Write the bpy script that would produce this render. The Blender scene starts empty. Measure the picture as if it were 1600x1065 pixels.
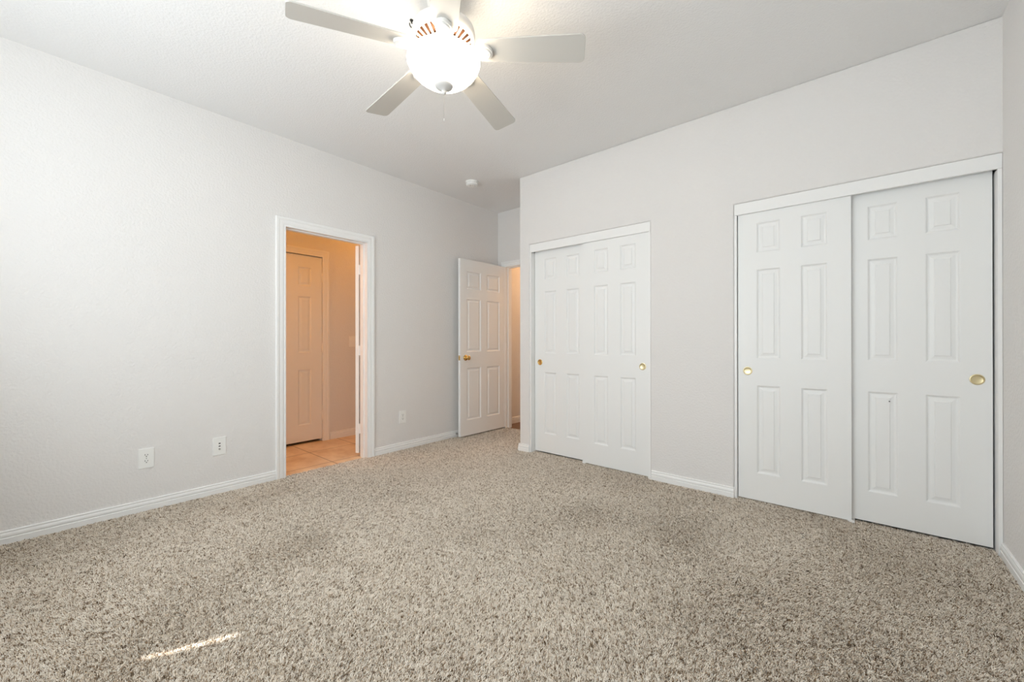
import bpy, bmesh, math, random
import numpy as np
from mathutils import Vector, Matrix

# ------------------------------------------------------------------ camera
SC = bpy.context.scene
COL = SC.collection
PI = math.pi
F_PX = 636.24
YAW, PITCH, ROLL = math.radians(40.306), math.radians(0.073), math.radians(-0.063)
CAM = Vector((3.5219, -3.1772, 1.09))
fw = Vector((-math.sin(YAW)*math.cos(PITCH), math.cos(YAW)*math.cos(PITCH), math.sin(PITCH)))
rt = Vector((math.cos(YAW), math.sin(YAW), 0)); up = rt.cross(fw)
rt2 = rt*math.cos(ROLL) + up*math.sin(ROLL); up2 = -rt*math.sin(ROLL) + up*math.cos(ROLL)
cam_data = bpy.data.cameras.new('camera'); cam = bpy.data.objects.new('camera', cam_data); COL.objects.link(cam)
cam_data.sensor_fit = 'HORIZONTAL'; cam_data.sensor_width = 36; cam_data.lens = 36*F_PX/1600; cam_data.clip_start = 0.02
m = Matrix((rt2, up2, -fw)).transposed().to_4x4(); m.translation = CAM
cam.matrix_world = m
SC.camera = cam

# ------------------------------------------------------------------ view, world, main lights
SC.view_settings.view_transform = 'Standard'; SC.view_settings.look = 'None'
SC.view_settings.gamma = 1; SC.view_settings.use_curve_mapping = False
SC.view_settings.exposure = 0.58
SC.cycles.max_bounces = 10; SC.cycles.diffuse_bounces = 7; SC.cycles.sample_clamp_indirect = 8
W = bpy.data.worlds.new('world'); SC.world = W; W.use_nodes = True
W.node_tree.nodes['Background'].inputs[0].default_value = (.6, .75, 1, 1)
W.node_tree.nodes['Background'].inputs[1].default_value = 0.5

REAR = -4.4
def area(name, loc, rot, sx, sy, power, col):
    l = bpy.data.lights.new(name, 'AREA'); l.shape = 'RECTANGLE'; l.size = sx; l.size_y = sy; l.energy = power; l.color = col
    o = bpy.data.objects.new(name, l); COL.objects.link(o); o.location = loc; o.rotation_euler = rot
    return o
# daylight of the rear windows, as area lamps placed inside their closed shades
area('window_daylight', (1.60, REAR+.25, 1.45), (PI/2+math.radians(22), 0, math.radians(-12)), 1.3, 1.5, 30, (.87, .945, 1.0))
area('window_daylight', (2.85, REAR+.25, 1.45), (PI/2+math.radians(26), 0, math.radians(10)), 1.2, 1.5, 17, (.87, .955, 1.0))  # lamp of the assumed second window, evening out the daylight
# the sun, let in only through a slit cut in the added shade
SUN_EL = math.radians(40); az = Vector((.425, .905, 0)).normalized()
sd = Vector((az.x*math.cos(SUN_EL), az.y*math.cos(SUN_EL), -math.sin(SUN_EL)))
s = bpy.data.lights.new('sun', 'SUN'); s.energy = 10; s.angle = math.radians(.5); s.color = (1, .985, .96)
so = bpy.data.objects.new('sun', s); COL.objects.link(so); so.rotation_euler = sd.to_track_quat('-Z', 'Y').to_euler()
so.location = (0, -8, 6)
# lamp of the bathroom and of the hall, both warm
area('bathroom_lamp', (-.55, -.62, 2.6), (0, 0, 0), .3, .3, 1.6, (1, .38, .03))
area('bathroom_lamp', (-.60, -2.55, 2.6), (0, 0, 0), .3, .3, 7.5, (1, .39, .04))
area('hall_lamp', (.45, 1.75, 2.6), (0, 0, 0), .3, .3, 9, (1, .57, .28))

# ------------------------------------------------------------------ materials
def new_mat(name, col=(.8, .8, .8), rough=.5, metal=0, spec=.5):
    mt = bpy.data.materials.new(name); mt.use_nodes = True
    b = mt.node_tree.nodes['Principled BSDF']
    b.inputs['Base Color'].default_value = (*col, 1); b.inputs['Roughness'].default_value = rough
    b.inputs['Metallic'].default_value = metal; b.inputs['Specular IOR Level'].default_value = spec
    return mt, b
def nd(mt, t, **k):
    n = mt.node_tree.nodes.new(t)
    for a, v in k.items(): setattr(n, a, v)
    return n
def lk(mt, a, b): mt.node_tree.links.new(a, b)
def painted(name, col, rough, scale, strength, dist, spec=.3, tint=.012):
    """paint over texture: fine bump plus a barely visible mottling"""
    mt, b = new_mat(name, col, rough, 0, spec)
    tc = nd(mt, 'ShaderNodeTexCoord')
    n = nd(mt, 'ShaderNodeTexNoise'); n.inputs['Scale'].default_value = scale; n.inputs['Detail'].default_value = 3
    n.inputs['Roughness'].default_value = .45
    lk(mt, tc.outputs['Object'], n.inputs['Vector'])
    bp = nd(mt, 'ShaderNodeBump'); bp.inputs['Strength'].default_value = strength; bp.inputs['Distance'].default_value = dist
    lk(mt, n.outputs['Fac'], bp.inputs['Height']); lk(mt, bp.outputs['Normal'], b.inputs['Normal'])
    n2 = nd(mt, 'ShaderNodeTexNoise'); n2.inputs['Scale'].default_value = 1.7
    lk(mt, tc.outputs['Object'], n2.inputs['Vector'])
    mx = nd(mt, 'ShaderNodeMix', data_type='RGBA')
    mx.inputs['A'].default_value = (*[c*(1-tint) for c in col], 1); mx.inputs['B'].default_value = (*[min(1, c*(1+tint)) for c in col], 1)
    lk(mt, n2.outputs['Fac'], mx.inputs['Factor']); lk(mt, mx.outputs['Result'], b.inputs['Base Color'])
    return mt
M = {}
M['wall'] = painted('wall_paint', (.812, .795, .778), .75, 75, .55, .006)
M['ceiling'] = painted('ceiling_paint', (.875, .872, .866), .85, 90, .5, .005)
M['trim'] = painted('trim_paint', (.905, .905, .895), .38, 40, .04, .001, .45, .004)
M['door'] = painted('door_paint', (.885, .89, .88), .42, 60, .05, .001, .45, .004)
M['plastic'], _ = new_mat('white_plastic', (.91, .91, .885), .35)
M['slot'], _ = new_mat('dark_slot', (.03, .03, .03), .6)
M['dark'], _ = new_mat('black_metal', (.02, .02, .02), .45)
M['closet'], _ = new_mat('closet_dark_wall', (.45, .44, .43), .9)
M['fan'] = painted('fan_white', (.80, .785, .75), .38, 50, .03, .001, .45, .004)
M['blade'] = painted('fan_blade_white', (.60, .58, .54), .5, 30, .04, .001, .35, .006)
M['motor'], _ = new_mat('copper_windings', (.13, .05, .018), .45, .3)
M['cap'], _ = new_mat('fan_cap_white', (.62, .61, .59), .4)
def brass(name, col, rough):
    mt, b = new_mat(name, col, rough, 1)
    n = nd(mt, 'ShaderNodeTexNoise'); n.inputs['Scale'].default_value = 180
    tc = nd(mt, 'ShaderNodeTexCoord'); lk(mt, tc.outputs['Object'], n.inputs['Vector'])
    mr = nd(mt, 'ShaderNodeMapRange'); mr.inputs['To Min'].default_value = rough*.8; mr.inputs['To Max'].default_value = rough*1.3
    lk(mt, n.outputs['Fac'], mr.inputs['Value']); lk(mt, mr.outputs['Result'], b.inputs['Roughness'])
    return mt
M['brass'] = brass('polished_brass', (.80, .55, .20), .16)
M['satin'] = brass('satin_brass', (.74, .64, .40), .34)
M['steel'] = brass('door_stop_steel', (.45, .44, .42), .3)
# lit glass bowl
mt, b = new_mat('lit_glass', (.9, .88, .82), .3)
b.inputs['Emission Color'].default_value = (1, .88, .72, 1); b.inputs['Emission Strength'].default_value = 7.5
M['glass'] = mt
# tile
mt, b = new_mat('tile', (.5, .3, .15), .38, 0, .4)
tc = nd(mt, 'ShaderNodeTexCoord')
mp = nd(mt, 'ShaderNodeMapping'); mp.inputs['Location'].default_value = (.03, 1.39, 0); mp.inputs['Scale'].default_value = (1/.47,)*3
mp.inputs['Location'].default_value = (.35, 1.392/.47, 0)
br = nd(mt, 'ShaderNodeTexBrick'); br.offset = 0; br.inputs['Scale'].default_value = 1; br.inputs['Mortar Size'].default_value = .008
br.inputs['Brick Width'].default_value = 1; br.inputs['Row Height'].default_value = 1
n1 = nd(mt, 'ShaderNodeTexNoise'); n1.inputs['Scale'].default_value = 5; n1.inputs['Detail'].default_value = 8; n1.inputs['Roughness'].default_value = .65
cr = nd(mt, 'ShaderNodeValToRGB'); cr.color_ramp.elements[0].position = .3; cr.color_ramp.elements[0].color = (.62, .42, .25, 1)
cr.color_ramp.elements[1].position = .7; cr.color_ramp.elements[1].color = (.86, .68, .48, 1)
lk(mt, tc.outputs['Object'], mp.inputs[0]); lk(mt, mp.outputs[0], br.inputs['Vector']); lk(mt, tc.outputs['Object'], n1.inputs['Vector'])
lk(mt, n1.outputs['Fac'], cr.inputs[0]); lk(mt, cr.outputs[0], br.inputs['Color1']); lk(mt, cr.outputs[0], br.inputs['Color2'])
br.inputs['Mortar'].default_value = (.26, .15, .08, 1)
lk(mt, br.outputs['Color'], b.inputs['Base Color'])
M['tile'] = mt
# hall wood
mt, b = new_mat('wood_floor', (.16, .08, .04), .35)
tc = nd(mt, 'ShaderNodeTexCoord'); mp = nd(mt, 'ShaderNodeMapping'); mp.inputs['Scale'].default_value = (10, 1, 1)
n1 = nd(mt, 'ShaderNodeTexNoise'); n1.inputs['Scale'].default_value = 6; n1.inputs['Detail'].default_value = 6
cr = nd(mt, 'ShaderNodeValToRGB'); cr.color_ramp.elements[0].color = (.08, .035, .015, 1); cr.color_ramp.elements[1].color = (.25, .13, .06, 1)
lk(mt, tc.outputs['Object'], mp.inputs[0]); lk(mt, mp.outputs[0], n1.inputs['Vector']); lk(mt, n1.outputs['Fac'], cr.inputs[0]); lk(mt, cr.outputs[0], b.inputs['Base Color'])
M['wood'] = mt
# carpet: yarn colours by a per-strand value
YARN = [(0, (.07, .04, .02)), (.12, (.22, .15, .09)), (.30, (.52, .42, .31)), (.55, (.74, .655, .55)), (1, (.90, .84, .75))]
def ramp(cr, stops):
    e = cr.color_ramp.elements
    while len(e) < len(stops): e.new(.5)
    for i, (p_, c) in enumerate(stops): e[i].position = p_; e[i].color = (*c, 1)
mt, b = new_mat('carpet_yarn', (.5, .4, .3), .9, 0, .1)
at = nd(mt, 'ShaderNodeAttribute', attribute_name='yarn'); cr = nd(mt, 'ShaderNodeValToRGB'); ramp(cr, YARN)
lk(mt, at.outputs['Fac'], cr.inputs[0]); lk(mt, cr.outputs[0], b.inputs['Base Color'])
M['yarn'] = mt
mt, b = new_mat('carpet_base', (.3, .23, .16), .95, 0, .1)
tc = nd(mt, 'ShaderNodeTexCoord'); n1 = nd(mt, 'ShaderNodeTexNoise'); n1.inputs['Scale'].default_value = 190; n1.inputs['Detail'].default_value = 3
cr = nd(mt, 'ShaderNodeValToRGB'); ramp(cr, [(.3, (.10, .065, .04)), (.45, (.33, .25, .175)), (.6, (.52, .43, .33))])
lk(mt, tc.outputs['Object'], n1.inputs['Vector']); lk(mt, n1.outputs['Fac'], cr.inputs[0]); lk(mt, cr.outputs[0], b.inputs['Base Color'])
M['carpet'] = mt

# ------------------------------------------------------------------ helpers
def obj(name, bm, mat, parent=None, smooth=False, bevel=0, seg=2):
    me = bpy.data.meshes.new(name)
    bmesh.ops.recalc_face_normals(bm, faces=bm.faces)
    bm.to_mesh(me); bm.free(); me.materials.append(M[mat])
    if smooth:
        me.polygons.foreach_set('use_smooth', [True]*len(me.polygons))
        me.set_sharp_from_angle(angle=math.radians(38))
    o = bpy.data.objects.new(name, me); COL.objects.link(o)
    if parent: o.parent = parent
    if bevel:
        md = o.modifiers.new('bevel', 'BEVEL'); md.width = bevel; md.segments = seg; md.limit_method = 'ANGLE'; md.angle_limit = math.radians(35)
    return o
def tag(o, label, cat, group=None, kind=None):
    o['label'] = label; o['category'] = cat
    if group: o['group'] = group
    if kind: o['kind'] = kind
    return o
def empty(name, loc=(0, 0, 0), rz=0):
    o = bpy.data.objects.new(name, None); COL.objects.link(o); o.location = loc; o.rotation_euler = (0, 0, rz); o.empty_display_size = .1
    return o
def box(bm, x0, x1, y0, y1, z0, z1):
    vs = [bm.verts.new((x, y, z)) for x in (x0, x1) for y in (y0, y1) for z in (z0, z1)]
    for f in ((0, 1, 3, 2), (4, 6, 7, 5), (0, 4, 5, 1), (2, 3, 7, 6), (0, 2, 6, 4), (1, 5, 7, 3)): bm.faces.new([vs[i] for i in f])
    return vs
def boxobj(name, mat, b_, parent=None, bevel=0, **k):
    bm = bmesh.new(); box(bm, *b_); return obj(name, bm, mat, parent, bevel=bevel, **k)
def lathe(bm, prof, n=48, M4=None, a0=0, a1=2*PI):
    """revolve [(r, z)] about z; full turn closes"""
    full = abs(a1-a0-2*PI) < 1e-6
    rings = []
    for r, z in prof:
        if r < 1e-6: rings.append([bm.verts.new((0, 0, z))]*(n if full else n+1))
        else: rings.append([bm.verts.new((r*math.cos(a0+(a1-a0)*k/n), r*math.sin(a0+(a1-a0)*k/n), z)) for k in range(n if full else n+1)])
    for A, B in zip(rings, rings[1:]):
        for k in range(n):
            q = [A[k], A[(k+1) % len(A)], B[(k+1) % len(B)], B[k]]
            u = []
            for v in q:
                if v not in u: u.append(v)
            if len(u) > 2: bm.faces.new(u)
    if M4 is not None:
        vs = {v for R_ in rings for v in R_}
        bmesh.ops.transform(bm, matrix=M4, verts=list(vs))
def slab(axes, us, vs, holes, t0, t1):
    """one wall: a grid in (u, v) with rectangular holes, from t0 to t1 across. axes maps (u, v, t) to xyz"""
    bm = bmesh.new(); us = sorted(set(us)); vs = sorted(set(vs)); cache = {}
    def V(i, j, s_):
        k = (i, j, s_)
        if k not in cache: cache[k] = bm.verts.new(axes(us[i], vs[j], (t0, t1)[s_]))
        return cache[k]
    nu, nv = len(us)-1, len(vs)-1
    def solid(i, j):
        if i < 0 or j < 0 or i >= nu or j >= nv: return False
        cu, cv = (us[i]+us[i+1])/2, (vs[j]+vs[j+1])/2
        return not any(a < cu < b and c < cv < d for a, b, c, d in holes)
    for i in range(nu):
        for j in range(nv):
            if not solid(i, j): continue
            for s_ in (0, 1): bm.faces.new([V(i, j, s_), V(i+1, j, s_), V(i+1, j+1, s_), V(i, j+1, s_)])
            if not solid(i-1, j): bm.faces.new([V(i, j, 0), V(i, j, 1), V(i, j+1, 1), V(i, j+1, 0)])
            if not solid(i+1, j): bm.faces.new([V(i+1, j, 0), V(i+1, j, 1), V(i+1, j+1, 1), V(i+1, j+1, 0)])
            if not solid(i, j-1): bm.faces.new([V(i, j, 0), V(i, j, 1), V(i+1, j, 1), V(i+1, j, 0)])
            if not solid(i, j+1): bm.faces.new([V(i, j+1, 0), V(i, j+1, 1), V(i+1, j+1, 1), V(i+1, j+1, 0)])
    return bm
XZ = lambda u, v, t: (u, t, v)      # wall across y
YZ = lambda u, v, t: (t, u, v)      # wall across x
def structure(o, label, cat): return tag(o, label, cat, kind='structure')

# ------------------------------------------------------------------ room shell
H = 2.736; XR = 4.085; ZB = -.03
YA = .698                       # back of the entry recess
XC = .93                        # end of the closet wall
DB = (-1.857, -1.138, 2.026)    # bathroom doorway: y0, y1, head
DE = (.128, .895, 2.036)        # entry doorway: x0, x1, head
C1 = (1.052, 2.268, 2.046)      # left closet opening
C2 = (2.863, XR, 2.046)         # right closet opening
w = obj('wall_left', slab(YZ, [REAR-.12, DB[0], DB[1], YA+.12], [ZB, DB[2], H], [(DB[0], DB[1], ZB-1, DB[2])], -.12, 0), 'wall')
structure(w, 'long off-white textured wall with the bathroom doorway in it', 'wall')
w = obj('wall_back', slab(XZ, [XC, C1[0], C1[1], C2[0], XR+.06], [ZB, C1[2], H], [(C1[0], C1[1], ZB-1, C1[2]), (C2[0], XR+1, ZB-1, C2[2])], 0, .115), 'wall', bevel=.009, seg=3)
structure(w, 'off-white wall holding the two sliding-door closets', 'wall')
w = obj('wall_right', slab(YZ, [REAR-.12, .9], [ZB, H], [], XR, XR+.12), 'wall')
structure(w, 'grey-white wall at the far right edge beside the large closet', 'wall')
w = obj('wall_alcove', slab(XZ, [-.0, DE[0], DE[1], XC+.115], [ZB, DE[2], H], [(DE[0], DE[1], ZB-1, DE[2])], YA, YA+.12), 'wall')
structure(w, 'short wall above the open entry door in the recess', 'wall')
w = boxobj('wall_alcove_side', 'wall', (XC, XC+.115, .115, YA, ZB, H)); structure(w, 'side wall of the entry recess behind the closet wall end', 'wall')
# unseen rear wall behind the camera; its second window is assumed
WIN = [(.6, 1.9, .7, 2.2), (2.25, 3.45, .7, 2.2)]
w = obj('wall_rear', slab(XZ, [-.12, .6, 1.9, 2.25, 3.45, XR+.12], [ZB, .7, 2.2, H], WIN, REAR-.12, REAR), 'wall'); structure(w, 'off-white wall behind the camera with two windows', 'wall')
sx_ = 1.641-.4696*(-2.93-REAR); SL = (sx_-.012, sx_+.012, (-2.93-REAR)/.905*math.tan(SUN_EL), (-2.68-REAR)/.905*math.tan(SUN_EL))  # slit through the shade, placed to shape the sun streak
for i, (a, b_, c, d) in enumerate(WIN):
    wn = empty('window_%d' % (i+1), ((a+b_)/2, REAR-.06, c)); structure(wn, 'white framed window with closed shade behind the camera', 'window')
    bm = bmesh.new()
    bmf = slab(XZ, [a, a+.05, (a+b_)/2-.02, (a+b_)/2+.02, b_-.05, b_], [c, c+.05, d-.05, d],
               [(a+.05, (a+b_)/2-.02, c+.05, d-.05), ((a+b_)/2+.02, b_-.05, c+.05, d-.05)], REAR-.1, REAR-.06)
    bm.free()
    f = obj('window_frame', bmf, 'trim'); f.parent = wn; f.matrix_parent_inverse = Matrix.Translation(wn.location).inverted()
    hs = [SL] if i == 0 else []
    us = [a+.001, b_-.001]+([SL[0], SL[1]] if hs else []); vs = [c+.001, d-.001]+([SL[2], SL[3]] if hs else [])
    f = obj('window_shade', slab(XZ, us, vs, hs, REAR-.004, REAR-.001), 'plastic'); f.parent = wn; f.matrix_parent_inverse = Matrix.Translation(wn.location).inverted()  # added unseen panel that blocks the sun except at its slit
# bathroom and hall beyond the doorways
XB = -1.03; BD = (-1.845, -1.078, 2.035)
w = obj('wall_bathroom_far', slab(YZ, [-3.3, BD[0], BD[1], -.2], [ZB, BD[2], H], [(BD[0], BD[1], ZB-1, BD[2])], XB-.12, XB), 'wall'); structure(w, 'warmly lit wall beyond the bathroom doorway with a closed door', 'wall')
w = boxobj('wall_bathroom_left', 'wall', (XB, -.12, -3.3, -3.18, ZB, H)); structure(w, 'left side wall of the warmly lit bathroom passage', 'wall')
w = boxobj('wall_bathroom_right', 'wall', (XB, -.12, -.32, -.2, ZB, H)); structure(w, 'right side wall of the warmly lit bathroom passage', 'wall')
w = boxobj('wall_hall_left', 'wall', (-.14, -.02, YA+.12, 2.6, ZB, H)); structure(w, 'peach lit hall wall seen through the entry doorway', 'wall')
w = boxobj('wall_hall_right', 'wall', (XC+.115, XC+.235, YA+.12, 2.6, ZB, H)); structure(w, 'right wall of the hall beyond the entry door', 'wall')
w = boxobj('wall_hall_far', 'wall', (-.14, XC+.235, 2.6, 2.72, ZB, H)); structure(w, 'far end wall of the hall beyond the entry door', 'wall')
w = boxobj('wall_bathroom_closet', 'closet', (XB-.50, XB-.45, BD[0]-.1, BD[1]+.1, -.045, H)); structure(w, 'dark space behind the closed bathroom passage door', 'wall')  # dark box added behind the door so no light leaks under it
w = obj('wall_bathroom_closet_side', slab(YZ, [BD[0]-.1, BD[0]-.05, BD[1]+.05, BD[1]+.1], [-.045, H], [(BD[0]-.05, BD[1]+.05, -1, H+1)], XB-.45, XB-.12), 'closet'); structure(w, 'dark side walls behind the closed bathroom passage door', 'wall')  # sides of the added light-blocking box
# closet interior
w = boxobj('wall_closet_back', 'closet', (XC+.115, XR, YA+.0, YA+.1, ZB, H)); structure(w, 'dark inside back wall of the closets', 'wall')
w = boxobj('wall_closet_divider', 'closet', (2.51, 2.61, .115, YA, ZB, H)); structure(w, 'inside divider wall between the two closets', 'wall')
# ceiling and floors
c = boxobj('ceiling', 'ceiling', (XB-.5, XR+.12, REAR-.12, 2.72, H, H+.1)); structure(c, 'off-white lightly textured flat ceiling', 'ceiling')
f = boxobj('floor', 'closet', (XB-.5, XR+.12, REAR-.12, 2.72, -.09, -.045)); structure(f, 'floor slab under the carpet', 'floor')
f = boxobj('floor_bathroom', 'tile', (XB-.12, -.015, -3.3, -.2, -.045, -.012)); structure(f, 'tan stone tile floor beyond the bathroom doorway', 'floor')
f = boxobj('floor_hall', 'wood', (-.14, XC+.235, YA+.07, 2.72, -.045, -.012)); structure(f, 'dark brown wood floor beyond the entry doorway', 'floor')

# ------------------------------------------------------------------ mouldings
BASE = [(0, .070), (.006, .070), (.0095, .0665), (.0095, .062), (.008, .059), (.0105, .054), (.0125, .047), (.0125, .036), (.0105, .033), (.014, .030), (.014, -.02), (0, -.02)]
def sweep(bm, prof, A, B, n, ca=0, cb=0):
    """extrude prof [(out, z)] from A to B (xy), n = outward dir; ca/cb: mitre slopes at the ends"""
    A, B, n = Vector((*A, 0)), Vector((*B, 0)), Vector((*n, 0)); d = (B-A).normalized()
    r0 = [bm.verts.new(A+n*u+d*(ca*u)+Vector((0, 0, z))) for u, z in prof]
    r1 = [bm.verts.new(B+n*u-d*(cb*u)+Vector((0, 0, z))) for u, z in prof]
    k = len(prof)
    for i in range(k): bm.faces.new([r0[i], r0[(i+1) % k], r1[(i+1) % k], r1[i]])
    bm.faces.new(r0); bm.faces.new(r1)
def baseboard(name, segs, label):
    bm = bmesh.new()
    for s_ in segs: sweep(bm, BASE, *s_)
    return structure(obj(name, bm, 'trim', smooth=True), label, 'baseboard')
CO = (-1.926, -1.062, 2.094)    # bathroom casing outer
baseboard('baseboard_left', [((0, REAR), (0, CO[0]), (1, 0)), ((0, CO[1]), (0, YA), (1, 0))], 'white ridged baseboard along the long left wall')
baseboard('baseboard_back', [((XC, YA), (XC, 0), (-1, 0), 0, -1), ((XC, 0), (C1[0], 0), (0, -1), -1, 0), ((C1[0], 0), (C1[0], .03), (1, 0)),
                             ((C1[1]+.010, 0), (C2[0], 0), (0, -1)), ((C2[0], 0), (C2[0], .012), (1, 0))], 'white baseboard pieces beside and between the closets')
baseboard('baseboard_right', [((XR, REAR), (XR, -.002), (-1, 0))], 'white baseboard at the foot of the right wall')
baseboard('baseboard_bathroom', [((XB, -1.0), (XB, -.32), (1, 0))], 'baseboard along the warmly lit bathroom passage wall')
baseboard('baseboard_hall', [((-.02, YA+.12), (-.02, 2.6), (1, 0))], 'baseboard along the peach lit hall wall')

CAS = [(0, 0), (0, .009), (.004, .011), (.010, .011), (.014, .009), (.018, .012), (.030, .014), (.040, .0145), (.046, .013), (.050, .017), (.062, .0185), (.070, .018), (.073, .014), (.073, 0)]
def casing(name, s0, s1, zt, put, width, z0=-.02, label='', parent=None, cat='door casing', mat='trim'):
    """mitred casing around an opening s0..s1, head zt; put(s, z, out) -> xyz"""
    bm = bmesh.new(); k = len(CAS); sc = width/.073
    def ring(f): return [bm.verts.new(put(*f(u*sc, v))) for u, v in CAS]
    r = [ring(lambda u, v: (s0-u, z0, v)), ring(lambda u, v: (s0-u, zt+u, v)), ring(lambda u, v: (s1+u, zt+u, v)), ring(lambda u, v: (s1+u, z0, v))]
    for a, b_ in zip(r, r[1:]):
        for i in range(k): bm.faces.new([a[i], a[(i+1) % k], b_[(i+1) % k], b_[i]])
    bm.faces.new(r[0]); bm.faces.new(r[-1])
    return obj(name, bm, mat, parent, smooth=True)
def jamb(name, s0, s1, zt, put, t0, t1, stop, th=.018, parent=None):
    """three boards lining an opening plus the door stop moulding; stop = (from, to) across the wall"""
    bm = bmesh.new()
    def bx(a, b_, c, d, e, f_):
        vs = [bm.verts.new(put(s_, z, t)) for s_ in (a, b_) for t in (c, d) for z in (e, f_)]
        for q in ((0, 1, 3, 2), (4, 6, 7, 5), (0, 4, 5, 1), (2, 3, 7, 6), (0, 2, 6, 4), (1, 5, 7, 3)): bm.faces.new([vs[i] for i in q])
    bx(s0-th, s0, t0, t1, -.02, zt+th); bx(s1, s1+th, t0, t1, -.02, zt+th); bx(s0, s1, t0, t1, zt, zt+th)
    if stop:
        a, b_ = stop
        bx(s0, s0+.010, a, b_, -.02, zt); bx(s1-.010, s1, a, b_, -.02, zt); bx(s0+.010, s1-.010, a, b_, zt-.010, zt)
    return obj(name, bm, 'trim', parent)
onL = lambda s_, z, v: (v, s_, z)             # on the left wall, out = +x
onB = lambda s_, z, v: (XB+v, s_, z)
onE = lambda s_, z, v: (s_, YA-v, z)
# trim_1 : bathroom doorway
t1 = empty('trim_1', (0, 0, 0)); structure(t1, 'white moulded casing around the bathroom doorway in the left wall', 'door frame')
casing('casing', DB[0]+.005, DB[1]-.002, 2.019, onL, .075, parent=t1)
jamb('jamb', DB[0]+.001, DB[1]-.001, 2.022, lambda s_, z, t: (t, s_, z), -.121, .001, (-.088, -.045), th=.004, parent=t1)
t2 = empty('trim_2'); structure(t2, 'warm lit casing around the closed door in the bathroom passage', 'door frame')
casing('casing', BD[0]+.006, BD[1]-.004, 2.030, onB, .073, parent=t2)
jamb('jamb', BD[0]+.001, BD[1]-.001, 2.033, lambda s_, z, t: (XB+t, s_, z), -.119, .001, (-.09, -.047), th=.004, parent=t2)
t3 = empty('trim_3'); structure(t3, 'white casing of the entry doorway, partly behind the open door', 'door frame')
casing('casing', DE[0]+.004, DE[1]-.004, 2.030, onE, .066, parent=t3)
jamb('jamb', DE[0]+.001, DE[1]-.001, 2.033, lambda s_, z, t: (s_, YA+t, z), -.001, .121, (.045, .09), th=.004, parent=t3)

# closet frames: fascia board and side liners
def closet_frame(name, x0, x1, label):
    t = empty(name, (0, 0, 0)); structure(t, label, 'closet frame')
    boxobj('fascia', 'trim', (x0+.002, x1-.001, .0035, .022, 1.968, 2.0445), t, bevel=.002)
    boxobj('side_liner', 'trim', (x0+.001, x0+.017, .006, .114, -.02, 1.9675), t, bevel=.0015)
    boxobj('side_liner', 'trim', (x1-.017, x1-.001, .006, .114, -.02, 1.9675), t, bevel=.0015)
    boxobj('top_track', 'trim', (x0+.018, x1-.018, .024, .112, 2.012, 2.0445), t)
closet_frame('trim_4', C1[0], C1[1], 'white fascia and side liners framing the smaller left closet')
closet_frame('trim_5', C2[0], C2[1], 'white fascia and side liners framing the larger right closet')

# ------------------------------------------------------------------ six panel doors
ROWS = ((.19, .790), (.972, 1.580), (1.692, 1.897))
def leaf_bm(wd, z0, z1, t, cols, rows=ROWS):
    """a moulded six panel leaf: x 0..wd, y 0 (face) .. t (back), both faces moulded"""
    bm = bmesh.new()
    us = sorted({0, wd, *[c for q in cols for c in q]}); vs = sorted({z0, z1, *[c for q in rows for c in q]})
    cache = {}
    def V(u, v, y):
        k = (round(u, 5), round(v, 5), round(y, 5))
        if k not in cache: cache[k] = bm.verts.new((u, y, v))
        return cache[k]
    ispan = lambda u0, u1, v0, v1: any(abs(a-u0) < 1e-6 and abs(b_-u1) < 1e-6 for a, b_ in cols) and any(abs(a-v0) < 1e-6 and abs(b_-v1) < 1e-6 for a, b_ in rows)
    RG = [(0, 0), (.003, .0010), (.0055, .0042), (.0105, .0088), (.015, .0096), (.019, .0094), (.0345, .0058), (.0365, .0024), (.038, .0020)]
    for u0, u1 in zip(us, us[1:]):
        for v0, v1 in zip(vs, vs[1:]):
            for side in (0, 1):
                yy = lambda d: d if side == 0 else t-d
                if not ispan(u0, u1, v0, v1):
                    bm.faces.new([V(u0, v0, yy(0)), V(u1, v0, yy(0)), V(u1, v1, yy(0)), V(u0, v1, yy(0))]); continue
                prev = None
                for ins, d in RG:
                    ring = [V(u0+ins, v0+ins, yy(d)), V(u1-ins, v0+ins, yy(d)), V(u1-ins, v1-ins, yy(d)), V(u0+ins, v1-ins, yy(d))]
                    if prev:
                        for i in range(4): bm.faces.new([prev[i], prev[(i+1) % 4], ring[(i+1) % 4], ring[i]])
                    prev = ring
                bm.faces.new(prev)
    for u in (us[0], us[-1]):
        for v0, v1 in zip(vs, vs[1:]): bm.faces.new([V(u, v0, 0), V(u, v1, 0), V(u, v1, t), V(u, v0, t)])
    for v in (vs[0], vs[-1]):
        for u0, u1 in zip(us, us[1:]): bm.faces.new([V(u0, v, 0), V(u1, v, 0), V(u1, v, t), V(u0, v, t)])
    return bm
def finger_pull(parent, x, z, mat='satin'):
    """round recessed brass cup let into the leaf's face (face at y = 0)"""
    bm = bmesh.new()
    Mx = Matrix.Translation((x, 0, z)) @ Matrix.Rotation(PI/2, 4, 'X')
    lathe(bm, [(0, .0008), (.0195, .0008), (.0215, .0014), (.0235, .0042), (.0255, .0046), (.0275, .0036), (.0285, .0005), (.0285, -.001)], 48, Mx)
    return obj('finger_pull', bm, mat, parent, smooth=True)
def sliding_door(name, x0, wd, y, z0, z1, pull_x, label, pm='satin'):
    d = empty(name, (x0, y, 0)); structure(d, label, 'closet door')
    st = .113 if wd < .64 else .118
    pw = (wd-2*st-.111)/2
    obj('door_leaf', leaf_bm(wd, z0, z1, .032, [(st, st+pw), (wd-st-pw, wd-st)]), 'door', d, smooth=False)
    if pull_x is not None: finger_pull(d, pull_x-x0, .886, pm)
    return d
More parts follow.
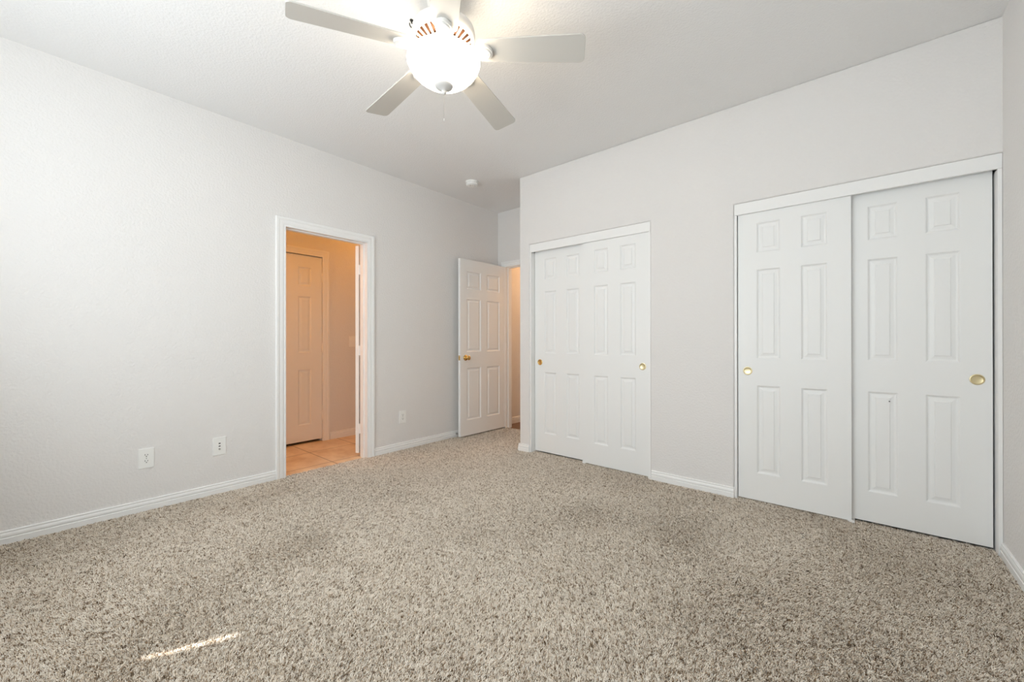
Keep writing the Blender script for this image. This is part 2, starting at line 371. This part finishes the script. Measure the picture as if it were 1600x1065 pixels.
# left closet: the right leaf runs in front
sliding_door('door_1', 1.638, .612, .024, .006, 2.008, 2.195, 'right-hand front leaf of the smaller closet, pale brass pull')
sliding_door('door_2', 1.073, .620, .064, .012, 2.008, 1.135, 'left-hand rear leaf of the smaller closet, deep gold pull', 'brass')
# right closet: the left leaf runs in front
sliding_door('door_3', 2.884, .610, .024, .006, 2.008, 2.943, 'left-hand front leaf of the larger closet, near the middle wall')
d4 = sliding_door('door_4', 3.455, .605, .064, .012, 2.008, 4.006, 'right-hand rear leaf of the larger closet, next to the right wall')
bm = bmesh.new(); lathe(bm, [(0, -.006), (.0022, -.006), (.0022, 0), (.0035, .001), (.0035, .0025), (0, .003)], 12, Matrix.Translation((3.664-3.455, .0, .738)) @ Matrix.Rotation(PI/2, 4, 'X'))
obj('nail', bm, 'dark', d4)
for i, (x, lb) in enumerate(((1.655, 'small white plastic floor guide under the smaller closet doors'), (3.492, 'small white plastic floor guide under the larger closet doors'))):
    g = empty('door_guide', (x, .03, 0)); tag(g, lb, 'door guide', 'floor guides of the closet doors')
    bm = bmesh.new(); box(bm, -.020, .020, -.022, .080, -.014, -.006); obj('base_plate', bm, 'plastic', g, bevel=.001)
    bm = bmesh.new(); box(bm, -.016, .016, -.014, -.0095, -.006, .013); obj('guide_fin', bm, 'plastic', g, bevel=.001)
    bm = bmesh.new(); box(bm, -.016, .016, .0275, .0325, -.006, .022); obj('guide_fin', bm, 'plastic', g, bevel=.001)
g = empty('door_guide', (2.262, -.012, 0)); tag(g, 'small white bottom bracket at the right foot of the smaller closet', 'door guide', 'floor guides of the closet doors')
bm = bmesh.new(); box(bm, -.012, .014, 0, .012, -.014, .020); obj('base_plate', bm, 'plastic', g, bevel=.002)

# hinges and knobs for the swinging doors
def hinge(parent, loc, rz, h=.089, mat='trim'):
    bm = bmesh.new()
    lathe(bm, [(0, -.004), (.0045, -.003), (.0055, 0), (.0055, h), (.0045, h+.003), (0, h+.004)], 16)
    box(bm, -.026, 0, -.0012, .0012, 0, h); box(bm, 0, .003, -.002, .026, 0, h)
    o = obj('hinge', bm, mat, parent, smooth=True); o.location = loc; o.rotation_euler = (0, 0, rz); return o
def knob(parent, x, z, side, t):
    """brass door knob with rosette; side -1: on the face y=0, +1: on the back y=t"""
    bm = bmesh.new()
    R_ = Matrix.Rotation(PI/2, 4, 'X') if side < 0 else Matrix.Rotation(-PI/2, 4, 'X')
    Mx = Matrix.Translation((x, 0 if side < 0 else t, z)) @ R_
    lathe(bm, [(.0, 0), (.032, 0), (.032, .004), (.028, .008), (.016, .011), (.0115, .014), (.0105, .030), (.015, .036), (.0235, .042), (.0265, .050), (.0255, .058), (.019, .064), (.008, .066), (0, .0665)], 40, Mx)
    return obj('door_knob', bm, 'brass', parent, smooth=True)
# entry door: hinged on the left side of the entry doorway, standing open along the left wall
ang = math.atan2(-.755, -.012)
d5 = empty('door_5', (.128, YA-.006, 0), ang); structure(d5, 'white six-panel entry door standing open against the left wall', 'door')
c5 = [(.105, .332), (.428, .655)]
bm = leaf_bm(.752, .016, 2.03, .035, c5)
# local: x from hinge to latch; face y=0 should look into the room (+x world)
bmesh.ops.transform(bm, matrix=Matrix.Translation((0, -.035, 0)), verts=bm.verts)
obj('door_leaf', bm, 'door', d5)
k_ = knob(d5, .675, .906, +1, 0); k2 = knob(d5, .675, .906, -1, 0); k2.location = (0, -.035, 0)
bm = bmesh.new(); box(bm, .7515, .7532, -.030, -.005, .878, .934); obj('latch_plate', bm, 'brass', d5)
bm = bmesh.new(); box(bm, .753, .761, -.024, -.011, .898, .914); obj('latch_bolt', bm, 'brass', d5, bevel=.002)
for z in (.22, .98, 1.76): hinge(d5, (-.003, .004, z), PI)
# bathroom door: hinged on the right jamb, folded back into the passage
a6 = math.radians(150)
d6 = empty('door_6', (-.129, -1.147, 0), math.atan2(-math.cos(a6), -math.sin(a6))); structure(d6, 'bathroom door swung open, only its white hinge edge seen at the right jamb', 'door')
bm = leaf_bm(.70, .022, 2.012, .035, [(.1, .305), (.395, .60)])
obj('door_leaf', bm, 'door', d6)
inv6 = (Matrix.Translation(d6.location) @ Matrix.Rotation(d6.rotation_euler.z, 4, 'Z')).inverted()
for z in (.21, .96, 1.735):
    bm = bmesh.new()
    lathe(bm, [(0, -.005), (.005, -.004), (.0085, 0), (.0085, .089), (.005, .093), (0, .094)], 16)
    o = obj('hinge', bm, 'trim', d6, smooth=True); o.matrix_local = inv6 @ Matrix.Translation((-.1265, -1.1445, z))
    bm = bmesh.new(); box(bm, .0045, .036, .0025, .0055, 0, .089); obj('hinge_leaf', bm, 'trim', o)
knob(d6, .635, .906, -1, .035); knob(d6, .635, .906, +1, .035)
# closed door of the bathroom passage
d7 = empty('door_7', (XB-.006, BD[0]+.006, 0), PI/2); structure(d7, 'closed six-panel door lit warm orange inside the bathroom passage', 'door')
bm = leaf_bm(.756, .016, 2.022, .035, [(.122, .269), (.500, .640)]); bmesh.ops.transform(bm, matrix=Matrix.Translation((0, 0, 0)), verts=bm.verts)
# local y=+ is world -x : face y=0 looks to +x
obj('door_leaf', bm, 'door', d7)
for z in (.22, .98, 1.76):
    bm = bmesh.new(); lathe(bm, [(0, -.003), (.005, -.002), (.006, 0), (.006, .089), (.005, .091), (0, .092)], 16)
    o = obj('hinge', bm, 'trim', d7, smooth=True); o.location = (.757, -.005, z)

# ------------------------------------------------------------------ wall plates
def plate_base(name, y, z, wd, ht, x=0.0, kind='outlet'):
    p = empty(name, (x, y, z))
    bm = bmesh.new(); box(bm, -.0015, .0055, -wd/2, wd/2, -ht/2, ht/2)
    obj('cover_plate', bm, 'plastic', p, bevel=.0025, seg=2)
    return p
def duplex(p):
    for s_ in (1, -1):
        bm = bmesh.new(); Mx = Matrix.Translation((.0052, 0, s_*.0195)) @ Matrix.Rotation(PI/2, 4, 'Y')
        # round face with flat top and bottom
        n = 28; pts = [(max(-.0125, min(.0125, .0172*math.cos(2*PI*k/n))), .0172*math.sin(2*PI*k/n)) for k in range(n)]
        lo = [bm.verts.new((.0050, q[1], s_*.0195+q[0])) for q in pts]; hi = [bm.verts.new((.0068, q[1], s_*.0195+q[0])) for q in pts]
        bm.faces.new(hi)
        for k in range(n): bm.faces.new([lo[k], lo[(k+1) % n], hi[(k+1) % n], hi[k]])
        r = obj('receptacle', bm, 'plastic', p)
        bm = bmesh.new()
        box(bm, .0066, .0071, -.0078, -.0052, s_*.0195-.0005, s_*.0195+.0085); box(bm, .0066, .0071, .0052, .0078, s_*.0195-.0005, s_*.0195+.0070)
        lathe(bm, [(0, .0004), (.0030, .0004), (.0030, 0)], 12, Matrix.Translation((.0067, 0, s_*.0195-.0070)) @ Matrix.Rotation(PI/2, 4, 'Y'))
        obj('slots', bm, 'slot', r)
    bm = bmesh.new(); lathe(bm, [(0, .0012), (.002, .0010), (.003, 0)], 14, Matrix.Translation((.0056, 0, 0)) @ Matrix.Rotation(PI/2, 4, 'Y'))
    obj('screw', bm, 'steel', p)
o1 = plate_base('wall_outlet', -2.697, .336, .078, .128); duplex(o1); tag(o1, 'white duplex power outlet low on the left wall, nearest the camera', 'outlet')
o2 = plate_base('wall_outlet', -.744, .328, .078, .126); duplex(o2); tag(o2, 'white power outlet between the bathroom doorway and the open entry door', 'outlet')
cp = plate_base('cable_plate', -2.300, .337, .080, .128); tag(cp, 'white three-port cable wall plate just left of the bathroom doorway', 'wall plate')
for z, kind in ((.020, 'sq'), (0, 'sq'), (-.021, 'rd')):
    bm = bmesh.new()
    if kind == 'sq': box(bm, .0052, .0062, -.0085, .0085, z-.0065, z+.0065)
    else: lathe(bm, [(0, .011), (.0020, .011), (.0045, .010), (.0048, .0005), (.0065, .0005), (.0065, 0)], 16, Matrix.Translation((.0054, 0, z)) @ Matrix.Rotation(PI/2, 4, 'Y'))
    pr = obj('port', bm, 'plastic' if kind == 'sq' else 'steel', cp)
    if kind == 'sq':
        bm = bmesh.new(); box(bm, .0060, .0065, -.0058, .0058, z-.0040, z+.0035); obj('socket', bm, 'slot', pr)
ls = plate_base('light_switch', -.712, 1.093, .116, .124, XB); tag(ls, 'double rocker light switch on the warm bathroom passage wall', 'light switch')
for y in (-.023, .023):
    bm = bmesh.new(); v = box(bm, .0050, .0080, y-.0165, y+.0165, -.033, .033)
    for q in v:
        if q.co.x > .007 and q.co.z < 0: q.co.x -= .002
    obj('rocker', bm, 'plastic', ls, bevel=.001)

# door stop behind the entry door
ds = empty('door_stop', (.0135, -.028, .036)); tag(ds, 'small metal spring door stop on the baseboard behind the entry door', 'door stop')
bm = bmesh.new(); Mx = Matrix.Rotation(PI/2, 4, 'Y')
prof = [(0, 0), (.011, 0), (.011, .004), (.006, .006)]
for k in range(13): prof += [(.0062, .007+k*.0042), (.0048, .009+k*.0042)]
prof += [(0, .062)]
lathe(bm, prof, 20, Mx); obj('spring', bm, 'steel', ds, smooth=True)
bm = bmesh.new(); lathe(bm, [(0, .060), (.0075, .060), (.008, .063), (.008, .070), (.0065, .073), (0, .073)], 20, Mx); obj('rubber_tip', bm, 'slot', ds, smooth=True)

# ------------------------------------------------------------------ smoke detector
sm = empty('smoke_detector', (.492, -.240, H)); tag(sm, 'small round white smoke detector on the ceiling near the entry recess', 'smoke detector')
bm = bmesh.new(); lathe(bm, [(0, 0), (.066, 0), (.066, -.008), (.063, -.011), (0, -.011)], 48); obj('mounting_plate', bm, 'plastic', sm, smooth=True)
bm = bmesh.new(); lathe(bm, [(.058, -.010), (.060, -.020), (.059, -.033), (.054, -.039), (.046, -.041), (.044, -.0385), (.038, -.0385), (.036, -.0415), (.020, -.043), (0, -.043)], 48); obj('cover', bm, 'plastic', sm, smooth=True)
bm = bmesh.new()
for k in range(10):
    a = 2*PI*k/10
    vs = box(bm, .022, .035, -.0022, .0022, -.0436, -.041); bmesh.ops.rotate(bm, verts=vs, cent=(0, 0, 0), matrix=Matrix.Rotation(a, 3, 'Z'))
obj('vents', bm, 'cap', sm)
bm = bmesh.new(); lathe(bm, [(0, -.0455), (.0075, -.0455), (.0085, -.0445), (.0085, -.042)], 20, Matrix.Translation((.006, -.03, .001))); obj('test_button', bm, 'cap', sm, smooth=True)

# small dark hook screwed in the ceiling by the fan
hk = empty('ceiling_hook', (1.783, -1.920, H)); tag(hk, 'tiny black hook in the ceiling just left of the fan motor', 'hook')
bm = bmesh.new(); lathe(bm, [(0, 0), (.009, 0), (.008, -.004), (.003, -.006), (.003, -.014), (0, -.014)], 16); obj('base', bm, 'dark', hk, smooth=True)
cu = bmesh.new(); pts = [Vector((.0, .012*math.sin(t), -.026+.012*math.cos(t))) for t in [PI*2*k/14*.8 for k in range(15)]]
prev = None
for i, p_ in enumerate(pts):
    tdir = (pts[min(i+1, 14)]-pts[max(i-1, 0)]).normalized(); nx = Vector((1, 0, 0)); ny = tdir.cross(nx)
    ring = [cu.verts.new(p_+(nx*math.cos(a)+ny*math.sin(a))*.003) for a in [2*PI*j/8 for j in range(8)]]
    if prev:
        for j in range(8): cu.faces.new([prev[j], prev[(j+1) % 8], ring[(j+1) % 8], ring[j]])
    else: cu.faces.new(ring)
    prev = ring
cu.faces.new(prev); obj('hook', cu, 'dark', hk, smooth=True)

# ------------------------------------------------------------------ ceiling fan
FX, FY = 2.030, -1.915
fan = empty('ceiling_fan', (FX, FY, H)); tag(fan, 'white five-blade ceiling fan with glowing frosted glass bowl light', 'ceiling fan')
Z = lambda z: z-H
bm = bmesh.new(); lathe(bm, [(0, 0), (.082, 0), (.082, -.010), (.078, -.05), (.062, -.075), (.045, -.085), (0, -.085)], 56); obj('canopy', bm, 'fan', fan, smooth=True)
bm = bmesh.new(); lathe(bm, [(.016, -.08), (.016, Z(2.58))], 24); obj('downrod', bm, 'fan', fan, smooth=True)
bm = bmesh.new(); lathe(bm, [(.03, Z(2.585)), (.10, Z(2.582)), (.132, Z(2.574)), (.144, Z(2.562)), (.148, Z(2.545)), (.145, Z(2.520)), (.141, Z(2.512)), (.138, Z(2.5105))], 72); obj('motor_housing', bm, 'fan', fan, smooth=True)
# slotted underside
bm = bmesh.new(); NS = 26; rows = [(.140, 2.5105), (.131, 2.508), (.091, 2.486), (.080, 2.478), (.070, 2.474)]
grid = []
angs = []
for k in range(NS): angs += [2*PI*k/NS, 2*PI*(k+.60)/NS]
for r_, z in rows: grid.append([bm.verts.new((r_*math.cos(a), r_*math.sin(a), Z(z))) for a in angs])
n = len(angs)
for j in range(len(rows)-1):
    for k in range(n):
        if j == 1 and k % 2 == 0: continue
        bm.faces.new([grid[j][k], grid[j][(k+1) % n], grid[j+1][(k+1) % n], grid[j+1][k]])
vr = obj('vent_ring', bm, 'fan', fan); md = vr.modifiers.new('solid', 'SOLIDIFY'); md.thickness = .0015
bm = bmesh.new(); lathe(bm, [(0, Z(2.565)), (.125, Z(2.565)), (.125, Z(2.53)), (.10, Z(2.508)), (.06, Z(2.49)), (0, Z(2.49))], 48); obj('motor', bm, 'motor', fan, smooth=True)
bm = bmesh.new(); lathe(bm, [(0, Z(2.482)), (.072, Z(2.480)), (.076, Z(2.474)), (.074, Z(2.462)), (.060, Z(2.456)), (.046, Z(2.452)), (.046, Z(2.440)), (.052, Z(2.437)), (.050, Z(2.428)), (0, Z(2.428))], 56); obj('light_fitter', bm, 'fan', fan, smooth=True)
bm = bmesh.new()
lathe(bm, [(.100, Z(2.331)), (.146, Z(2.372)), (.163, Z(2.404)), (.166, Z(2.417)), (.169, Z(2.418)), (.171, Z(2.412)), (.169, Z(2.402)), (.163, Z(2.388)), (.150, Z(2.368)), (.130, Z(2.346)), (.104, Z(2.327)), (.075, Z(2.313)), (.045, Z(2.304)), (0, Z(2.301))], 72)
obj('glass_bowl', bm, 'glass', fan, smooth=True)
bm = bmesh.new(); lathe(bm, [(0, Z(2.3035)), (.040, Z(2.3045)), (.043, Z(2.300)), (.040, Z(2.294)), (.028, Z(2.286)), (.014, Z(2.281)), (.010, Z(2.276)), (.012, Z(2.271)), (.010, Z(2.264)), (.005, Z(2.259)), (0, Z(2.259))], 48); fc = obj('finial_cap', bm, 'cap', fan, smooth=True)
bm = bmesh.new()
for k in range(28): bmesh.ops.create_icosphere(bm, subdivisions=1, radius=.0013, matrix=Matrix.Translation((.004, -.003, Z(2.262)-.0042*k)))
ch = obj('pull_chain', bm, 'steel', fan)
bm = bmesh.new(); lathe(bm, [(0, .006), (.0010, .005), (.0019, 0), (.0020, -.006), (.0012, -.008), (0, -.008)], 14, Matrix.Translation((.004, -.003, Z(2.262)-.125))); obj('chain_fob', bm, 'cap', ch, smooth=True)

# the bulbs inside the open-topped bowl
bm = bmesh.new(); lathe(bm, [(0, Z(2.43)), (.006, Z(2.43)), (.006, Z(2.31)), (0, Z(2.305))], 16); obj('centre_rod', bm, 'fan', fan)
for sx in (-1, 1):
    l = bpy.data.lights.new('fan_bulb', 'POINT'); l.energy = .5; l.color = (1, .86, .70); l.shadow_soft_size = .03
    o = bpy.data.objects.new('fan_bulb', l); COL.objects.link(o); o.location = (FX+.07*sx*.65, FY+.07*sx*.76, 2.402)

# one blade and its iron, then copies
TH0 = math.radians(32.44); PITCHB = math.radians(-12); DROOP = math.radians(4.2)
def blade_outline():
    pts = []
    def arc(cx, cy, r, a0, a1, n=8): pts.extend([(cx+r*math.cos(a0+(a1-a0)*k/n), cy+r*math.sin(a0+(a1-a0)*k/n)) for k in range(n+1)])
    w0, w1, x0, x1 = .058, .0715, .158, .66
    arc(x0+.035, -w0+.035, .035, 1.5*PI, PI, 8)
    arc(x0+.035, w0-.035, .035, PI, .5*PI, 8)
    arc(x1-.024, w1-.024, .024, .5*PI, 0, 8)
    arc(x1-.024, -w1+.024, .024, 0, -.5*PI, 8)
    return pts
bm = bmesh.new(); ol = blade_outline()
lo = [bm.verts.new((x, y, 0)) for x, y in ol]; hi = [bm.verts.new((x, y, .0065)) for x, y in ol]
bm.faces.new(lo); bm.faces.new(hi)
for k in range(len(ol)): bm.faces.new([lo[k], lo[(k+1) % len(ol)], hi[(k+1) % len(ol)], hi[k]])
blade0 = obj('blade', bm, 'blade', fan, bevel=.0015)
bm = bmesh.new()                                     # iron: curved arm plus scalloped pad under the blade root
ol = [(.150, -.024), (.166, -.035), (.198, -.039), (.219, -.032), (.233, -.015), (.237, 0), (.233, .015), (.219, .032), (.198, .039), (.166, .035), (.150, .024)]
def prism(bm, ol, z0, z1, sh=1):
    lo = [bm.verts.new((x, y, z0)) for x, y in ol]
    cx = sum(x for x, y in ol)/len(ol)
    hi = [bm.verts.new((cx+(x-cx)*sh, y*sh, z1)) for x, y in ol]
    bm.faces.new(lo); bm.faces.new(hi)
    for k in range(len(ol)): bm.faces.new([lo[k], lo[(k+1) % len(ol)], hi[(k+1) % len(ol)], hi[k]])
prism(bm, ol, -.0005, -.016, 1); prism(bm, [(.155+(x-.15)*.85+.004, y*.8) for x, y in ol], -.0162, -.0215, .84)
iron0 = obj('blade_iron', bm, 'fan', None, smooth=True, bevel=.0015)
# arm as swept bar
bm = bmesh.new(); prev = None
path = [(.055, .020, .034), (.085, .016, .030), (.115, .004, .024), (.140, -.005, .026), (.165, -.007, .036)]
for x, z, wd in path:
    ring = [bm.verts.new((x, y, z+dz)) for y, dz in ((-wd/2, -.004), (wd/2, -.004), (wd/2, .004), (-wd/2, .004))]
    if prev:
        for j in range(4): bm.faces.new([prev[j], prev[(j+1) % 4], ring[(j+1) % 4], ring[j]])
    else: bm.faces.new(ring)
    prev = ring
bm.faces.new(prev); arm0 = obj('arm', bm, 'fan', iron0, bevel=.002)
bm = bmesh.new()
lathe(bm, [(0, -.0238), (.003, -.023), (.0042, -.021)], 12)
scr0 = []
for x, y in ((.180, .018), (.180, -.018), (.215, 0)):
    o = obj('screw', bm.copy(), 'cap', iron0); o.location = (x, y, 0); scr0.append(o)
bm.free()
iron0.parent = fan
for i in range(5):
    a = TH0+i*2*PI/5
    near = -(1.492*math.cos(a)-1.262*math.sin(a))/1.954   # -1 towards the camera
    Rm = Matrix.Translation((0, 0, Z(2.462))) @ Matrix.Rotation(a, 4, 'Z') @ Matrix.Rotation(DROOP+.014*(-near), 4, 'Y') @ Matrix.Rotation(PITCHB, 4, 'X') @ Matrix.Translation((0, 0, .012*0))
    if i == 0: bl, ir, kids = blade0, iron0, []
    else:
        bl, ir = blade0.copy(), iron0.copy(); kids = [q.copy() for q in [arm0]+scr0]
        for q in [bl, ir]+kids: COL.objects.link(q)
        bl.parent = fan; ir.parent = fan
        for q in kids: q.parent = ir
    bl.matrix_local = Rm; ir.matrix_local = Rm

# ------------------------------------------------------------------ carpet
bm = bmesh.new()
for r_ in ((0.0, XR, REAR, 0.09), (0.0, XC, .09, YA+.07), (-.03, 0, DB[0], DB[1])): box(bm, r_[0], r_[1], r_[2], r_[3], -.045, -.012)
cpt = obj('carpet', bm, 'carpet'); tag(cpt, 'beige and brown speckled twist-pile carpet covering the bedroom floor', 'carpet', kind='stuff')

rng = np.random.default_rng(7)
def vnoise(x, y, s_, seed):
    """smooth value noise in -1..1"""
    g = np.random.default_rng(seed).uniform(-1, 1, (64, 64))
    u, v = (x*s_+31.7) % 63, (y*s_+17.3) % 63
    i, j = u.astype(int), v.astype(int); fu, fv = u-i, v-j
    fu = fu*fu*(3-2*fu); fv = fv*fv*(3-2*fv)
    return (g[i, j]*(1-fu)+g[i+1, j]*fu)*(1-fv)+(g[i, j+1]*(1-fu)+g[i+1, j+1]*fu)*fv
def scatter(x0, x1, y0, y1, sp):
    nx, ny = int((x1-x0)/sp), int((y1-y0)/sp)
    gx, gy = np.meshgrid(np.arange(nx)+.5, np.arange(ny)+.5)
    x = x0+(gx.ravel()+rng.uniform(-.5, .5, nx*ny))*(x1-x0)/nx; y = y0+(gy.ravel()+rng.uniform(-.5, .5, nx*ny))*(y1-y0)/ny
    return x, y
SP = .0060                       # tuft spacing; every tuft is four twisted strands of one yarn
X, Y = [], []
for r_ in ((.008, XR-.008, REAR, -.012), (.010, XC-.005, -.012, YA+.03), (-.020, .010, DB[0]+.004, DB[1]-.004), (C1[0]+.02, C1[1]-.02, -.012, .080), (C2[0]+.02, C2[1]-.02, -.012, .080)):
    x, y = scatter(*r_, SP); X.append(x); Y.append(y)
X, Y = np.concatenate(X), np.concatenate(Y)
dist = np.hypot(X-CAM.x, Y-CAM.y)
dep = (X-CAM.x)*fw.x+(Y-CAM.y)*fw.y; lat = (X-CAM.x)*rt.x+(Y-CAM.y)*rt.y
inview = (dep > 1.0) & (np.abs(lat) < dep*1.35+.15)
keep = inview | (rng.uniform(0, 1, len(X)) < .45)
X, Y, dist, inview = X[keep], Y[keep], dist[keep], inview[keep]
T = len(X)
# direction the pile leans: broad brushed patches
la = 2.2+2.2*vnoise(X, Y, 1.3, 3)+1.0*vnoise(X, Y, 3.7, 5)
lm = np.clip(.60+.65*vnoise(X, Y, 1.7, 9)+.35*vnoise(X, Y, 7.0, 11), .05, 1.4)
lx, ly = np.cos(la)*lm, np.sin(la)*lm
for bx0, by0, br_, amt in ((1.84, -2.12, .55, .9), (1.35, -.62, .60, .9), (2.55, -1.75, .5, .7), (.75, -1.9, .4, .6),
                           (3.66, -.60, .55, -.9), (3.26, -1.36, .5, -.7), (2.20, -.86, .28, -.8), (2.75, -.80, .3, -.8), (1.26, -2.25, .25, -.8), (1.45, -2.95, .35, -.7)):
    g_ = np.exp(-((X-bx0)**2+(Y-by0)**2)/(2*(br_*.6)**2))*amt      # brushed away from (+) or towards (-) the rear wall
    lx, ly = lx*(1-.6*abs(g_))-.45*g_, ly*(1-.6*abs(g_))+.9*g_
ta = rng.uniform(0, 2*PI, T); tm = .70*np.sqrt(rng.uniform(0, 1, T))
tx, ty = lx*.8+np.cos(ta)*tm, ly*.8+np.sin(ta)*tm
TL = .0150*(1+.16*rng.normal(size=T)).clip(.55, 1.45)
yarn = rng.beta(2.0, 1.25, T)
yarn = np.where(rng.uniform(0, 1, T) < .08, yarn*.45, yarn*.62+.36)
yarn = np.clip(yarn+.05*vnoise(X, Y, 2.0, 21), 0, 1)
S = 4
rp = lambda v: np.repeat(v, S)
N = T*S
o_a = (rp(rng.uniform(0, 2*PI, T))+np.tile(np.arange(S)*2*PI/S, T)+rng.uniform(-.5, .5, N)); o_r = .0013
bx_, by_ = rp(X)+np.cos(o_a)*o_r, rp(Y)+np.sin(o_a)*o_r
dx, dy = rp(tx)+np.cos(o_a)*.30, rp(ty)+np.sin(o_a)*.30
L = rp(TL)*rng.uniform(.85, 1.1, N)
wide = rp(np.where(inview, 1+.05*np.clip(dist-2, 0, 4), 1.5))
K = 5
t = np.linspace(0, 1, K)[None, :]
bend = t**1.5
hz = 1/np.sqrt(1+(dx**2+dy**2)*.55)
cu_a = o_a[:, None]+t*rp(rng.uniform(2, 4.5, T))[:, None]
PX = bx_[:, None]+dx[:, None]*L[:, None]*bend*.75+.0009*np.cos(cu_a)*t
PY = by_[:, None]+dy[:, None]*L[:, None]*bend*.75+.0009*np.sin(cu_a)*t
PZ = -.0130+(L*hz)[:, None]*(t-.18*t**2)*1.12
pos = np.stack([PX, PY, PZ], -1).astype(np.float32)
rad = (np.array([.0010, .0011, .0012, .0011, .0008])[None, :]*wide[:, None]).astype(np.float32)
yarn = rp(yarn)+rng.normal(size=N)*.10; yarn = np.where(rng.uniform(0, 1, N) < .17, yarn*.22, yarn); yarn = np.clip(yarn, 0, 1).astype(np.float32)
hc = bpy.data.hair_curves.new('carpet_pile'); hc.add_curves([K]*N)
hc.attributes['position'].data.foreach_set('vector', pos.ravel()) if 'position' in hc.attributes else hc.position_data.foreach_set('vector', pos.ravel())
ra_ = hc.attributes.get('radius') or hc.attributes.new('radius', 'FLOAT', 'POINT'); ra_.data.foreach_set('value', rad.ravel())
ya = hc.attributes.new('yarn', 'FLOAT', 'CURVE'); ya.data.foreach_set('value', yarn)
hc.materials.append(M['yarn'])
pile = bpy.data.objects.new('carpet_pile', hc); COL.objects.link(pile); pile.parent = cpt; pile['kind'] = 'stuff'
print('strands', N)
